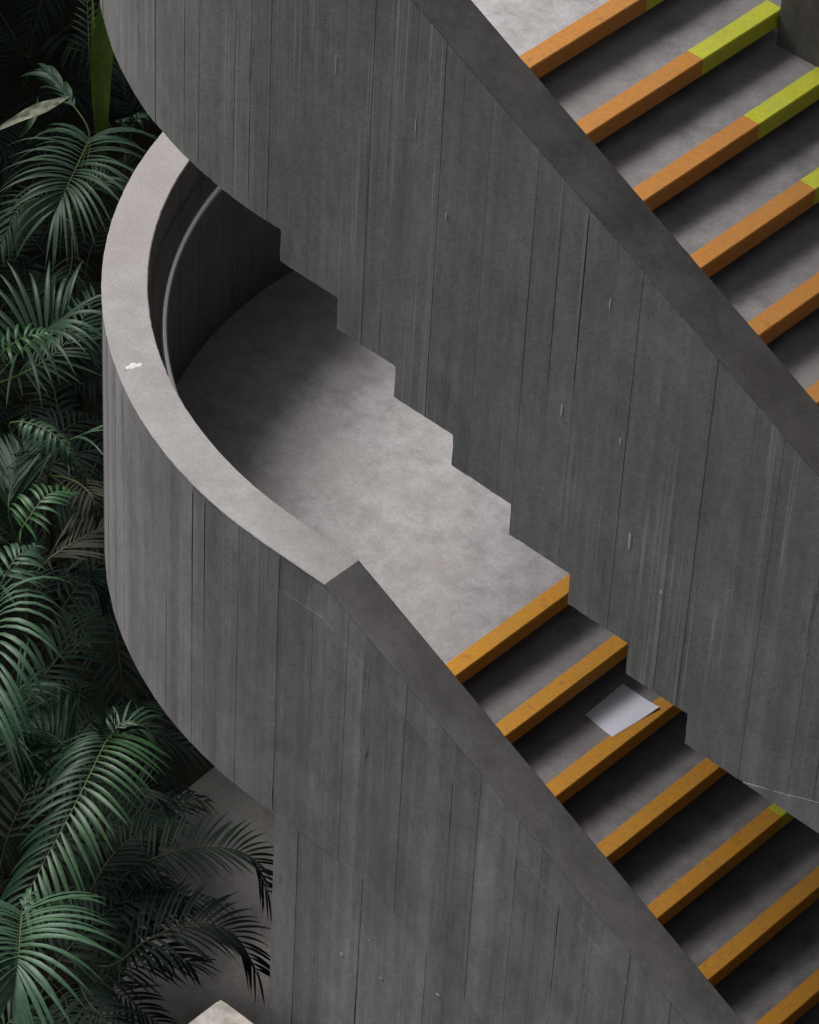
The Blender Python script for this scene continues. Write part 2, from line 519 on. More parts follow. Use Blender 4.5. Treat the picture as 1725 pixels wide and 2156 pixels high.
# ------------------------------------------------------------------ landings
def landing(zo, label):
    root = thing('stair_landing', label, 'landing', (0, 0, zo), 'stair landings')
    n = 64
    ring = [(-(R - 0.1) * math.sin(math.pi * i / n), -(R - 0.1) * math.cos(math.pi * i / n)) for i in range(n + 1)]
    ring += [(U1 - 0.09, R - 0.1), (U1 - 0.09, -(R - 0.1))]
    k = len(ring)
    verts = [(x, y, 0) for x, y in ring] + [(x, y, -0.29) for x, y in ring]
    faces = [tuple(reversed(range(k))), tuple(range(k, 2 * k))] + [(i, (i + 1) % k, k + (i + 1) % k, k + i) for i in range(k)]
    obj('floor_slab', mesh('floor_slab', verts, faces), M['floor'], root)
    return root
land_low = landing(0.0, 'wide mottled grey landing inside the curved lower parapet')
land_up = landing(H, 'upper landing, a pale concrete corner at the top edge of the photo')

# ------------------------------------------------------------------ unseen roof added over the stair head to cut the sun
rc = thing('shade_roof', 'flat concrete roof added unseen over the head of the stair to cut the sun', 'roof', (0, 0, H + 4.0))
n = 48
ring = [(-(R + 0.12) * math.sin(math.pi * i / n), -(R + 0.12) * math.cos(math.pi * i / n)) for i in range(n + 1)] + [(0.5, R + 0.12), (0.5, -(R + 0.12))]
k = len(ring)
verts = [(x, y, 0.22) for x, y in ring] + [(x, y, 0.0) for x, y in ring]
faces = [tuple(reversed(range(k))), tuple(range(k, 2 * k))] + [(i, (i + 1) % k, k + (i + 1) % k, k + i) for i in range(k)]
obj('roof_slab', mesh('roof_slab', verts, faces), M['cap'], rc)
v, f = box(-1.2, -1.0, -0.1, 0.1, -4.0, 0.0)
obj('column', mesh('column', v, f), M['board'], rc)

# ------------------------------------------------------------------ unseen building past the stair, added to block sky light from the right
mb = thing('unseen_building', 'dark brick building the stair leads to, added unseen to block sky light', 'building', (10.0, 4.0, GROUND))
v, f = box(6.2, 15.0, -4.2, 16.0, GROUND, 13.0)
obj('wall', mesh('wall', local(v, mb.location), f), M['brick'], mb)
v, f = box(6.05, 15.15, -4.35, 16.15, 13.004, 13.3)
obj('roof_slab', mesh('roof_slab', local(v, mb.location), f), M['cap_shaded'], mb)
for lvl in range(5):
    for i in range(6):
        yc, zc = -2.4 + i * 3.1, GROUND + 0.9 + lvl * H
        v, f = box(6.13, 6.197, yc - 1.0, yc + 1.0, zc, zc + 1.8)
        w_ = obj('window', mesh('window', local(v, mb.location), f), M['rachis_dark'], mb)
        v, f = box(6.12, 6.128, yc - 0.92, yc + 0.92, zc + 0.08, zc + 1.72)
        obj('pane', mesh('pane', local(v, mb.location), f), M['glass'], w_)

# ------------------------------------------------------------------ stair flights
def nosing_mesh(y0, y1, seed):
    """L-shaped paint-covered edge: local origin at the step's front top edge."""
    top, fr, pr = 0.077, 0.074, 0.003
    prof = [(-top, -0.004), (-top, pr), (pr - 0.004, pr), (pr, pr - 0.004), (pr, -fr), (-0.004, -fr), (-0.004, -0.004)]
    rnd = random.Random(seed)
    verts, faces = [], []
    n = len(prof)
    k = 26
    for i in range(k + 1):
        y = y0 + (y1 - y0) * i / k
        for j, (x, z) in enumerate(prof):
            dx = dz = 0.0
            if j in (0, 1): dx = 0.0016 * noise.noise((y * 18, seed, 0)) 
            if j in (4, 5): dz = 0.0020 * noise.noise((y * 18, seed, 4))
            if j in (2, 3):
                w = 0.0018 * abs(noise.noise((y * 30, seed, 8)))
                if j == 2: dx = -w
                else: dz = -w
            verts.append((x + dx, y, z + dz))
    for i in range(k):
        for j in range(n):
            a, b = i * n + j, i * n + (j + 1) % n
            faces.append((a, a + n, b + n, b))
    faces.append(tuple(range(n)))
    faces.append(tuple(range(k * n + n - 1, k * n - 1, -1)))
    return mesh('nosing', verts, faces)

NOSE_O = [nosing_mesh(-(R - TH) - 0.05, YY - (0.04 if i < 4 else 0.0), 3 + i) for i in range(8)]
NOSE_Y = [nosing_mesh(YY - (0.04 if i < 4 else 0.0) + 0.0006, YI + 0.03, 13 + i) for i in range(8)]
for i, me in enumerate(NOSE_O): me.materials.append(M['orange' if i < 4 else 'orange_up'])
for me in NOSE_Y: me.materials.append(M['yellow'])

def flight(zo, label, seed):
    root = thing('stair_flight', label, 'stairs', (U1, -1.1, zo), 'stair flights')
    for k in range(NST):
        fx, tz = U1 + k * T, zo - k * h
        org = Vector((fx, 0, tz))
        depth = T + 0.1 if k else 0.0895
        tp = 0.0
        prof = [(-depth, tp), (0.0, tp), (0.0, -0.07), (-0.05, -0.074), (-0.075, -h - 0.03), (-depth, -h - 0.03)]
        y0, y1 = -(R - 0.09), YI + 0.08
        n = len(prof)
        v = [(x, y0, z) for x, z in prof] + [(x, y1, z) for x, z in prof]
        f = [tuple(range(n)), tuple(range(2 * n - 1, n - 1, -1))] + [(i, n + i, n + (i + 1) % n, (i + 1) % n) for i in range(n)]
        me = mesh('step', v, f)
        st = obj('step', me, M['step'] if k else M['floor'], root)
        st.location = org - Vector(root.location)
        for src in (NOSE_O[k % 4 + 4 * seed], NOSE_Y[k * 3 % 4 + 4 * seed]):
            ns = obj('nosing', src, None, st)
            ns['label'] = 'orange painted stair nosing' if src in NOSE_O else 'yellow green painted stair nosing'
    # the half landing the flight comes down to
    z = zo - NST * h
    v, f = box(U1 + (NST - 1) * T - 0.1, 6.0, -(R - 0.09), R - 0.1, z - 0.29, z)
    o = obj('half_landing', mesh('half_landing', local(v, root.location), f), M['floor'], root)
    return root
flight(0.0, 'lower flight of concrete steps with orange painted nosings and a paper sheet on it', 0)
flight(H, 'upper flight of concrete steps with orange and yellow-green nosings at the top right', 1)

# ------------------------------------------------------------------ spine wall between the flights
sp = thing('spine_wall', 'dark concrete wall rising at the inner end of the upper steps, in the top right corner', 'wall', (0.6, 0.05, GROUND))
xs = 0.598
i = 0
rnd = random.Random(5)
while xs < 4.4:
    w = rnd.uniform(0.28, 0.42)
    v, f = box(xs, xs + w - 0.001, YI - rnd.uniform(0, 0.002), 0.16, GROUND, H + 1.25)
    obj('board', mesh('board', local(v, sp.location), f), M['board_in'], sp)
    xs += w

# ------------------------------------------------------------------ support wall under the lower flight
pier = thing('support_wall', 'board-marked concrete wall below the lower flight, its straight upright edge beside the palms', 'wall', (0.11, -R, GROUND))
v, f = box(0.118, 5.2, -R + 0.014, -R + 0.3, GROUND, HB - 0.004)
# core kept under the sloping soffit
core_out = [(0.118, GROUND), (5.2, GROUND), (5.2, HB - 3.0 * SL), (3.65, HB - 3.0 * SL), (0.65, HB - 0.006), (0.118, HB - 0.006)]
n = len(core_out)
vv = [Vector((x, -R + 0.013, z)) for x, z in core_out] + [Vector((x, -R + 0.29, z)) for x, z in core_out]
ff = [tuple(range(n)), tuple(range(2 * n - 1, n - 1, -1))] + [(i, n + i, n + (i + 1) % n, (i + 1) % n) for i in range(n)]
obj('wall_core', mesh('wall_core', local(vv, pier.location), ff), M['board_lower'], pier)
rnd = random.Random(77)
x = 0.108
while x < 5.0:
    w = rnd.uniform(0.11, 0.145)
    g = rnd.choice([0.002, 0.004, 0.0025]) if rnd.random() < 0.35 else 0.0007
    y = -R + rnd.uniform(0.001, 0.0035)
    zt = lambda q: HB - 0.0012 - max(0, min(q, 3.65) - 0.65) * SL
    xb = [x] + [c for c in (0.65, 3.65) if x < c < x + w - 0.0005] + [x + w - 0.0005]
    out = [(q, zt(q)) for q in reversed(xb)] + [(x, GROUND)] + [(x + w - 0.0005, GROUND)] + [(x + w - 0.0005 - (q - x - w), z) for q, z in ragged((x + w, GROUND), (x + w, zt(x + w)), g * 1.6, x)]
    n = len(out)
    vv = [Vector((q, y, z)) for q, z in out] + [Vector((q, -R + 0.0128, z)) for q, z in out]
    ff = [tuple(range(n)), tuple(range(2 * n - 1, n - 1, -1))] + [(i, n + i, n + (i + 1) % n, (i + 1) % n) for i in range(n)]
    obj('board', mesh('board', local(vv, pier.location), ff), M['board_lower'], pier)
    x += w

# ------------------------------------------------------------------ handrail on the inside of the lower parapet
hr = thing('handrail', 'grey metal tube handrail curving along the inside of the lower parapet', 'handrail', (-2.0, 0, 0.95))
RR, RZ, rr = R - TH - 0.066, 0.952, 0.0175
def tube(pts, rad, seg=12, cap=True):
    verts, faces = [], []
    for i, p in enumerate(pts):
        t = (pts[min(i + 1, len(pts) - 1)] - pts[max(i - 1, 0)]).normalized()
        a = t.cross(Vector((0, 0, 1)))
        if a.length < 0.05: a = t.cross(Vector((1, 0, 0)))
        a.normalize(); b = a.cross(t)
        r_ = rad[i] if isinstance(rad, list) else rad
        for j in range(seg):
            q = 2 * math.pi * j / seg
            verts.append(p + a * math.cos(q) * r_ + b * math.sin(q) * r_)
    for i in range(len(pts) - 1):
        for j in range(seg):
            k = (j + 1) % seg
            faces.append((i * seg + j, i * seg + k, (i + 1) * seg + k, (i + 1) * seg + j))
    if cap:
        faces.append(tuple(reversed(range(seg))))
        e = (len(pts) - 1) * seg
        faces.append(tuple(range(e, e + seg)))
    return verts, faces
pts = [path(s, RR) + Vector((0, 0, RZ)) for s in [i * S_END / 90 for i in range(2, 91)]]
v, f = tube(pts, rr, 14)
obj('rail_tube', mesh('rail_tube', local(v, hr.location), f, True), M['rail'], hr)
for a in (24, 168):
    s = math.radians(a) * R
    p0, p1 = path(s, RR - 0.004) + Vector((0, 0, RZ - 0.012)), path(s, R - TH + 0.004) + Vector((0, 0, RZ - 0.075))
    mid = (p0 + p1) / 2 + Vector((0, 0, -0.025))
    v, f = tube([p0, mid, p1], 0.007, 8)
    obj('bracket', mesh('bracket', local(v, hr.location), f, True), M['rail'], hr)
s = math.radians(95) * R
v, f = tube([path(s, RR) + Vector((0, 0, RZ)), path(s + 0.03, RR) + Vector((0, 0, RZ))], rr + 0.0015, 14)
obj('joint_sleeve', mesh('joint_sleeve', local(v, hr.location), f), M['rail'], hr)

# ------------------------------------------------------------------ concrete block at the bottom edge
blk = thing('concrete_block', 'pale weathered concrete block corner poking in at the bottom edge', 'block', (0.4, -2.95, GROUND))
bz = -1.5
bm_out = [(-0.047, -2.444), (0.93, -2.444), (0.93, -3.45), (-0.047, -3.45)]
top = []
N = 28
for i in range(4):
    a, b = Vector(bm_out[i]), Vector(bm_out[(i + 1) % 4])
    for j in range(N):
        q = a.lerp(b, j / N)
        c = (Vector((0.44, -2.95)) - q).normalized()
        q = q + c * (0.006 * abs(noise.noise((q.x * 14, q.y * 14, 1))) + (0.006 if j == 0 else 0.0))
        top.append(q)
k = len(top)
vv = [Vector((q.x, q.y, bz)) for q in top]
lower = []
for q in top:
    c = (q - Vector((0.44, -2.95))).normalized()
    lower.append(q + c * 0.008)
vv += [Vector((q.x, q.y, bz - 0.012)) for q in lower] + [Vector((q.x, q.y, GROUND)) for q in lower]
ff = [tuple(reversed(range(k)))] + [(r * k + i, r * k + (i + 1) % k, (r + 1) * k + (i + 1) % k, (r + 1) * k + i) for r in (0, 1) for i in range(k)]
obj('block_body', mesh('block_body', local(vv, blk.location), ff), M['block'], blk)

# ------------------------------------------------------------------ paper sheet, droppings, specks
def paper():
    c = [Vector((0.640, -0.662)), Vector((0.852, -0.664)), Vector((0.822, -0.945)), Vector((0.650, -0.924))]
    z0 = -2 * h + 0.0055
    n = 10
    verts, faces = [], []
    for i in range(n + 1):
        for j in range(n + 1):
            u, w = i / n, j / n
            p = (c[0] * (1 - u) + c[1] * u) * (1 - w) + (c[3] * (1 - u) + c[2] * u) * w
            z = -2 * h + 0.0008 + 0.0032 * min(1, max(0, (p.x - 0.785) / 0.02)) + 0.0006 * (noise.noise((p.x * 9, p.y * 9, 3)) + 1)
            if p.x > 0.83: z += 0.016 * max(0, 0.5 - w) * (p.x - 0.83) / 0.02
            verts.append((p.x - 0.74, p.y + 0.80, z + 2 * h))
    for i in range(n):
        for j in range(n):
            a = i * (n + 1) + j
            faces.append((a, a + 1, a + n + 2, a + n + 1))
    o = obj('paper_sheet', mesh('paper_sheet', verts, faces, True), M['paper'])
    o.location = (0.74, -0.80, -2 * h)
    tag(o, 'blank white paper sheet lying on a step of the lower flight', 'paper')
paper()

def blob(name, center, ax, ay, sx, sy, seed, hgt=0.003, parent=None, mat=None, nrm=None):
    center, ax, ay = Vector(center), Vector(ax), Vector(ay)
    nrm = ax.cross(ay)
    k = 18
    verts = [nrm * hgt]
    for ring, q in ((0.6, 0.85), (1.0, 0.0)):
        for i in range(k):
            a = 2 * math.pi * i / k
            r_ = ring * (1 + 0.45 * noise.noise((math.cos(a) * 1.6 + seed, math.sin(a) * 1.6, seed)))
            verts.append(ax * math.cos(a) * sx * r_ + ay * math.sin(a) * sy * r_ + nrm * hgt * q)
    faces = [(0, 1 + i, 1 + (i + 1) % k) for i in range(k)]
    faces += [(1 + i, 1 + k + i, 1 + k + (i + 1) % k, 1 + (i + 1) % k) for i in range(k)]
    o = obj(name, mesh(name, verts, faces, True), mat, parent)
    o.location = center - (Vector(parent.location) if parent else Vector((0, 0, 0)))
    return o
bd = thing('bird_dropping', 'small white dropping dried on the pale top of the lower parapet', 'dropping', (-1.128, -1.915, HP))
for i, (dx, dy, a, b) in enumerate(((0, 0, .019, .017), (-.004, -.022, .013, .015), (.014, .018, .013, .012))):
    blob('splash', (-1.128 + dx, -1.915 + dy, HP + 0.0005), (1, 0, 0), (0, 1, 0), a, b, 3.3 + i * 2, 0.0015, bd, M['white'])

XA, ZA = (1, 0, 0), (0, 0, 1)
SPECKS = [(2, 0.525, -0.86, 0.01, 0.012), (2, 0.585, -0.949, 0.007, 0.006), (2, 0.754, -0.826, 0.01, 0.008), (2, 1.07, -0.672, 0.012, 0.01), (2, 0.638, -0.588, 0.006, 0.006), (2, 0.676, -0.647, 0.005, 0.006),
 (0, 0.688, 3.641, 0.004, 0.045), (0, 0.3, 3.712, 0.0035, 0.045), (0, 1.807, 2.408, 0.007, 0.05), (0, 1.616, 3.397, 0.004, 0.03), (0, 1.447, 2.803, 0.005, 0.035), (0, 1.721, 2.831, 0.004, 0.02),
 (0, 1.972, 2.267, 0.006, 0.012), (0, 0.854, 3.344, 0.004, 0.02)]
for i, (which, x, z, a, b) in enumerate(SPECKS):
    par = (upp, low, pier)[which]
    y = -R - 0.0004
    o = blob('chip_mark', (x, y, z), XA, ZA, a, b, 1.7 * i + 0.4, 0.0012, par, M['speck'])

# ------------------------------------------------------------------ palms
def catmull(P, n):
    P = [Vector(p) for p in P]
    P = [P[0] * 2 - P[1]] + P + [P[-1] * 2 - P[-2]]
    out = []
    segs = len(P) - 3
    for i in range(n + 1):
        u = i / n * segs
        k = min(int(u), segs - 1)
        t = u - k
        a, b, c, d = P[k:k + 4]
        out.append(0.5 * ((2 * b) + (c - a) * t + (2 * a - 5 * b + 4 * c - d) * t * t + (3 * b - a - 3 * c + d) * t ** 3))
    return out

def frond_meshes(P, n=22, L=0.32, alpha=50, droop=0.45, width=0.017, seed=1, start=0.25, tipL=0.45, lift=0.12, curl=0.0, first_wide=0, sides=(1, -1), upv=(0, 0, 1), scale_r=1.0, baseL=0.55, alpha_end=None):
    """Leaflets and rachis of one palm frond along the control points P (world or local)."""
    rnd = random.Random(seed)
    NS = 40
    C = catmull(P, NS)
    lv, lf = [], []
    upv = Vector(upv).normalized()
    for i in range(n):
        u = start + (1 - start) * (i + 0.3) / n
        for sd in sides:
            uu = min(0.9995, u + rnd.uniform(-0.25, 0.25) * (1 - start) / n)
            k = min(int(uu * NS), NS - 1)
            p = C[k].lerp(C[k + 1], uu * NS - k)
            t = (C[k + 1] - C[k]).normalized()
            side = t.cross(upv)
            if side.length < 0.1: side = t.cross(Vector((0.5, 0.5, 0.3)))
            side.normalize()
            nrm = side.cross(t).normalized()
            q = (u - start) / (1 - start)
            prof = min(1.0, baseL + (1 - baseL) * q / 0.3) if q < 0.3 else 1.0 - (1 - tipL) * ((q - 0.3) / 0.7) ** 1.4
            ll = L * prof * rnd.uniform(0.88, 1.1)
            al = math.radians((alpha + ((alpha * 0.5 if alpha_end is None else alpha_end) - alpha) * q) + rnd.uniform(-4, 4))
            d = (side * sd * math.sin(al) + t * math.cos(al) + nrm * (lift + rnd.uniform(-0.06, 0.06))).normalized()
            w = width * rnd.uniform(0.85, 1.15) * (0.75 + 0.25 * prof)
            wide = i < first_wide
            if wide: w *= 2.4
            dr = droop * rnd.uniform(0.75, 1.3)
            wdir = d.cross(nrm).normalized()
            stn = 7
            base = len(lv)
            pos = Vector(p)
            twist = rnd.uniform(-0.35, 0.35)
            cur = d.copy()
            for j in range(stn + 1):
                x = j / stn
                ww = w * (0.30 + 0.70 * min(1, x / 0.22)) * (1 - max(0, (x - 0.35) / 0.65) ** 1.7) if x < 1 else 0.0006
                cc = (d + Vector((0, 0, -1)) * dr * 2.0 * x + nrm * curl * x).normalized()
                wd = (wdir - cc * wdir.dot(cc)).normalized()
                nn = wd.cross(cc).normalized()
                if nn.z < 0: nn = -nn
                wd = (wd * math.cos(twist * x) + nn * math.sin(twist * x)).normalized()
                lv.append(pos + wd * ww * 0.5 + nn * ww * 0.18)
                lv.append(pos.copy())
                lv.append(pos - wd * ww * 0.5 + nn * ww * 0.18)
                pos = pos + cc * ll / stn
            for j in range(stn):
                a = base + j * 3
                lf.append((a, a + 1, a + 4, a + 3))
                lf.append((a + 1, a + 2, a + 5, a + 4))
    rad = [max(0.0014, scale_r * 0.0065 * (1 - 0.85 * i / NS)) for i in range(NS + 1)]
    rv, rf = tube(C, rad, 5)
    return lv, lf, rv, rf

def add_frond(root, P, mat='leaf', rmat='rachis', **kw):
    o = Vector(root.location)
    P = [Vector(p) - o for p in P]
    lv, lf, rv, rf = frond_meshes(P, **kw)
    fo = obj('frond', mesh('frond', lv, lf, True), M[mat], root)
    obj('rachis', mesh('rachis', rv, rf, True), M[rmat], fo)
    return fo

def add_stem(root, crown, rad=0.022, seed=0):
    c = Vector(crown) - Vector(root.location)
    pts = [Vector((0, 0, 0)), c * 0.35 + Vector((0.02, 0.01, 0)), c * 0.7, c]
    C = catmull(pts, 12)
    v, f = tube(C, [rad * (1.15 - 0.35 * i / 12) * (1.12 if i % 3 == 0 else 1.0) for i in range(13)], 8)
    obj('stem', mesh('stem', v, f, True), M['stem'], root)

PALMS = [('grey-green palm near the top left, its frond arching over beside the upper wall', (-4.462, 0.845, -1.5),
  [([(-4.462, 0.845, -1.5), (-4.432, 0.911, -1.1), (-4.418, 0.948, -0.96), (-4.248, 0.701, -0.9), (-4.163, 0.538, -0.92), (-4.131, 0.431, -1.0)], 'leaf_grey',
    {'L': 0.46, 'alpha': 98, 'alpha_end': 22, 'baseL': 0.85, 'droop': 0.72, 'first_wide': 3, 'lift': 0.55, 'n': 26, 'seed': 5, 'start': 0.42, 'tipL': 0.75, 'width': 0.021}),
   ([(-4.462, 0.845, -1.5), (-4.478, 1.008, -1.05), (-4.688, 1.071, -0.93), (-4.862, 1.097, -0.88), (-4.95, 1.075, -0.9)], 'leaf_grey',
    {'L': 0.24, 'alpha': 22, 'droop': 0.65, 'n': 12, 'seed': 6, 'start': 0.45, 'width': 0.034}),
   ([(-4.462, 0.845, -1.5), (-4.414, 0.943, -1.3), (-4.395, 1.049, -1.25), (-4.379, 1.163, -1.4)], 'leaf', {'L': 0.24, 'alpha': 60, 'droop': 0.6, 'n': 14, 'seed': 7}),
   ([(-4.462, 0.845, -1.5), (-4.624, 0.791, -1.4), (-4.652, 0.643, -1.4), (-4.578, 0.434, -1.5)], 'leaf', {'L': 0.28, 'n': 16, 'seed': 8}),
   ([(-4.553, 0.93, -1.6), (-4.199, 0.596, -1.5), (-4.169, 0.461, -1.6), (-4.301, 0.442, -1.8)], 'leaf_dark', {'L': 0.3, 'n': 16, 'seed': 9})]),
 ('palm at the left edge with long leaflets combed upward, a yellow midrib at its foot', (-3.797, -0.423, -1.5),
  [([(-3.742, -0.473, -1.5), (-3.541, -0.451, -1.15), (-3.485, -0.321, -1.02), (-3.45, -0.14, -0.98)], 'leaf_grey',
    {'L': 0.5, 'alpha': 105, 'alpha_end': 25, 'baseL': 0.95, 'droop': 0.62, 'lift': 0.9, 'n': 16, 'seed': 15, 'start': 0.28, 'tipL': 0.75, 'width': 0.027}),
   ([(-3.69, -0.583, -1.4), (-3.463, -0.647, -1.0), (-3.354, -0.551, -0.82), (-3.286, -0.437, -0.8)], 'leaf_bright',
    {'L': 0.16, 'alpha': 75, 'droop': 0.9, 'lift': 0.4, 'n': 9, 'seed': 16, 'start': 0.3, 'width': 0.018}),
   ([(-3.851, -0.373, -1.5), (-3.429, -0.324, -1.0), (-3.271, -0.244, -0.92), (-3.163, -0.202, -1.05)], 'leaf_grey',
    {'L': 0.2, 'alpha': 35, 'droop': 0.5, 'n': 14, 'seed': 17, 'start': 0.4, 'width': 0.016}),
   ([(-3.797, -0.423, -1.5), (-3.564, -0.303, -1.3), (-3.506, -0.091, -1.2), (-3.67, 0.283, -1.2)], 'leaf', {'L': 0.34, 'alpha': 62, 'droop': 0.3, 'n': 20, 'seed': 18})]),
 ('palm with an open fan of thin leaflets against the curved lower wall', (-3.166, -0.553, -1.6),
  [([(-3.166, -0.553, -1.6), (-2.966, -0.701, -1.25), (-2.867, -0.663, -1.1), (-2.841, -0.479, -1.12)], 'leaf_grey',
    {'L': 0.46, 'alpha': 125, 'alpha_end': 15, 'baseL': 1.0, 'droop': 0.5, 'lift': 0.8, 'n': 13, 'seed': 25, 'sides': (1,), 'start': 0.3, 'tipL': 0.6, 'width': 0.014}),
   ([(-3.166, -0.553, -1.6), (-3.016, -0.933, -0.95), (-2.811, -0.963, -0.78), (-2.623, -0.952, -0.78), (-2.475, -0.921, -0.95)], 'leaf_grey',
    {'L': 0.14, 'alpha': 75, 'droop': 1.5, 'n': 13, 'seed': 26, 'start': 0.4, 'width': 0.026}),
   ([(-3.166, -0.553, -1.6), (-2.815, -0.717, -1.3), (-2.594, -0.797, -1.2), (-2.485, -0.824, -1.3)], 'leaf_brown', {'L': 0.2, 'n': 14, 'seed': 27}),
   ([(-2.853, -0.98, -1.7), (-2.825, -1.122, -1.3), (-2.936, -0.999, -1.2), (-3.078, -0.82, -1.2)], 'leaf',
    {'L': 0.34, 'alpha': 40, 'droop': 0.1, 'n': 22, 'seed': 28, 'start': 0.15, 'width': 0.026})]),
 ('small palm with a bright green young frond curling up beside the curved wall', (-2.679, -1.143, -1.7),
  [([(-2.679, -1.143, -1.7), (-2.381, -1.469, -0.95), (-2.323, -1.435, -0.75), (-2.344, -1.283, -0.72), (-2.355, -1.099, -0.85)], 'leaf_bright',
    {'L': 0.155, 'alpha': 80, 'droop': 0.5, 'lift': 0.3, 'n': 15, 'seed': 35, 'start': 0.25, 'width': 0.019}),
   ([(-2.679, -1.143, -1.7), (-2.466, -1.238, -1.3), (-2.401, -1.109, -1.2), (-2.422, -0.861, -1.25)], 'leaf_brown', {'L': 0.28, 'alpha': 50, 'droop': 0.25, 'n': 16, 'seed': 36}),
   ([(-2.679, -1.143, -1.7), (-2.423, -1.187, -1.4), (-2.35, -1.065, -1.4), (-2.234, -1.035, -1.5)], 'leaf_dark', {'L': 0.25, 'n': 16, 'seed': 37}),
   ([(-2.601, -1.213, -1.6), (-2.17, -1.795, -0.95), (-2.128, -1.722, -0.72), (-2.153, -1.564, -0.75)], 'leaf_grey',
    {'L': 0.2, 'alpha': 75, 'droop': 0.7, 'n': 13, 'seed': 38, 'start': 0.3, 'width': 0.02})]),
 ('palm at the left edge whose grey-green leaflets arch down in parallel like ribs', (-1.968, -2.137, -1.5),
  [([(-1.968, -2.137, -1.5), (-1.919, -2.138, -0.75), (-1.862, -2.11, -0.55), (-1.671, -2.25, -0.5), (-1.503, -2.449, -0.75)], 'leaf_grey',
    {'L': 0.48, 'alpha': 95, 'alpha_end': 45, 'baseL': 0.95, 'droop': 1.0, 'lift': 0.95, 'n': 24, 'seed': 45, 'start': 0.35, 'tipL': 0.8, 'width': 0.023}),
   ([(-1.968, -2.137, -1.5), (-1.746, -2.119, -1.1), (-1.701, -2.04, -1.0), (-1.646, -1.946, -1.15)], 'leaf', {'L': 0.26, 'n': 18, 'seed': 46}),
   ([(-1.788, -2.302, -1.5), (-1.629, -2.345, -1.1), (-1.54, -2.308, -1.0), (-1.398, -2.298, -1.15)], 'leaf', {'L': 0.3, 'n': 18, 'seed': 47})]),
 ('largest palm, a long green frond slanting down below the curved wall', (-1.341, -1.927, -1.7),
  [([(-1.341, -1.927, -1.7), (-1.101, -2.076, -1.0), (-1.076, -2.122, -0.82), (-0.885, -2.514, -0.82), (-0.803, -2.926, -1.1)], 'leaf_bright',
    {'L': 0.33, 'alpha': 84, 'alpha_end': 52, 'baseL': 0.75, 'droop': 0.45, 'lift': 0.3, 'n': 34, 'seed': 55, 'sides': (-1,), 'start': 0.32, 'tipL': 0.85, 'width': 0.023}),
   ([(-1.341, -1.927, -1.7), (-1.101, -2.076, -1.0), (-1.08, -2.118, -0.825), (-0.888, -2.511, -0.825), (-0.806, -2.923, -1.105)], 'leaf',
    {'L': 0.33, 'alpha': 70, 'alpha_end': 40, 'droop': 0.9, 'lift': 0.1, 'n': 34, 'seed': 155, 'sides': (1,), 'start': 0.32, 'tipL': 0.85, 'width': 0.02}),
   ([(-1.341, -1.927, -1.7), (-1.119, -2.094, -1.0), (-1.13, -2.128, -0.8), (-1.172, -2.136, -0.62)], 'leaf_bright',
    {'L': 0.2, 'alpha': 30, 'droop': 0.15, 'n': 12, 'seed': 56, 'start': 0.4, 'width': 0.013}),
   ([(-1.341, -1.927, -1.7), (-1.215, -2.012, -1.1), (-1.204, -1.91, -0.98), (-1.112, -1.827, -1.05), (-1.022, -1.799, -1.3)], 'leaf_grey',
    {'L': 0.2, 'alpha': 60, 'droop': 0.5, 'n': 16, 'seed': 57, 'start': 0.35, 'width': 0.016}),
   ([(-1.341, -1.927, -1.7), (-1.341, -2.087, -1.2), (-1.507, -2.136, -1.1), (-1.641, -2.22, -1.2)], 'leaf', {'L': 0.4, 'alpha': 65, 'droop': 0.5, 'n': 24, 'seed': 58, 'width': 0.022}),
   ([(-1.341, -1.927, -1.7), (-1.207, -1.887, -1.5), (-1.154, -1.816, -1.45), (-1.115, -1.747, -1.6)], 'leaf_dark', {'L': 0.24, 'n': 16, 'seed': 59})]),
 ('palm in the bottom left corner with a broad grey-green frond fanned toward the right', (-0.735, -3.044, -1.5),
  [([(-0.735, -3.044, -1.5), (-0.484, -3.234, -0.8), (-0.433, -3.254, -0.6), (-0.29, -3.396, -0.53), (-0.193, -3.5, -0.53), (-0.15, -3.567, -0.62)], 'leaf_grey',
    {'L': 0.48, 'alpha': 98, 'alpha_end': 18, 'baseL': 0.85, 'droop': 0.66, 'first_wide': 3, 'lift': 0.55, 'n': 27, 'seed': 65, 'start': 0.4, 'tipL': 0.8, 'width': 0.022}),
   ([(-0.735, -3.044, -1.5), (-0.512, -3.151, -0.95), (-0.462, -3.231, -0.65), (-0.489, -3.15, -0.6)], 'leaf_grey', {'L': 0.1, 'alpha': 40, 'droop': 0.8, 'n': 4, 'seed': 66, 'start': 0.75}),
   ([(-0.265, -3.64, -1.3), (-0.175, -3.654, -0.9), (-0.155, -3.536, -0.8), (-0.064, -3.434, -0.9)], 'leaf_grey', {'L': 0.3, 'alpha': 60, 'n': 16, 'seed': 67}),
   ([(-0.799, -2.987, -1.6), (-0.732, -3.177, -1.2), (-0.71, -3.278, -1.1), (-0.714, -3.389, -1.2)], 'leaf', {'L': 0.3, 'n': 16, 'seed': 68})]),
 ('dark palm reaching its drooping fronds to the right in front of the paving', (-1.277, -2.199, -2.4),
  [([(-1.277, -2.199, -2.4), (-1.185, -2.019, -2.0), (-1.078, -1.829, -1.85), (-0.945, -1.649, -1.82), (-0.811, -1.499, -1.88), (-0.676, -1.485, -2.05)], 'leaf_dark',
    {'L': 0.27, 'alpha': 70, 'droop': 0.34, 'lift': 0.35, 'n': 36, 'seed': 75, 'start': 0.2, 'tipL': 0.6, 'width': 0.014}),
   ([(-1.277, -2.199, -2.4), (-0.876, -2.333, -2.05), (-0.741, -2.22, -1.85), (-0.636, -2.034, -1.8), (-0.495, -1.912, -1.85), (-0.341, -1.894, -2.02)], 'leaf_dark',
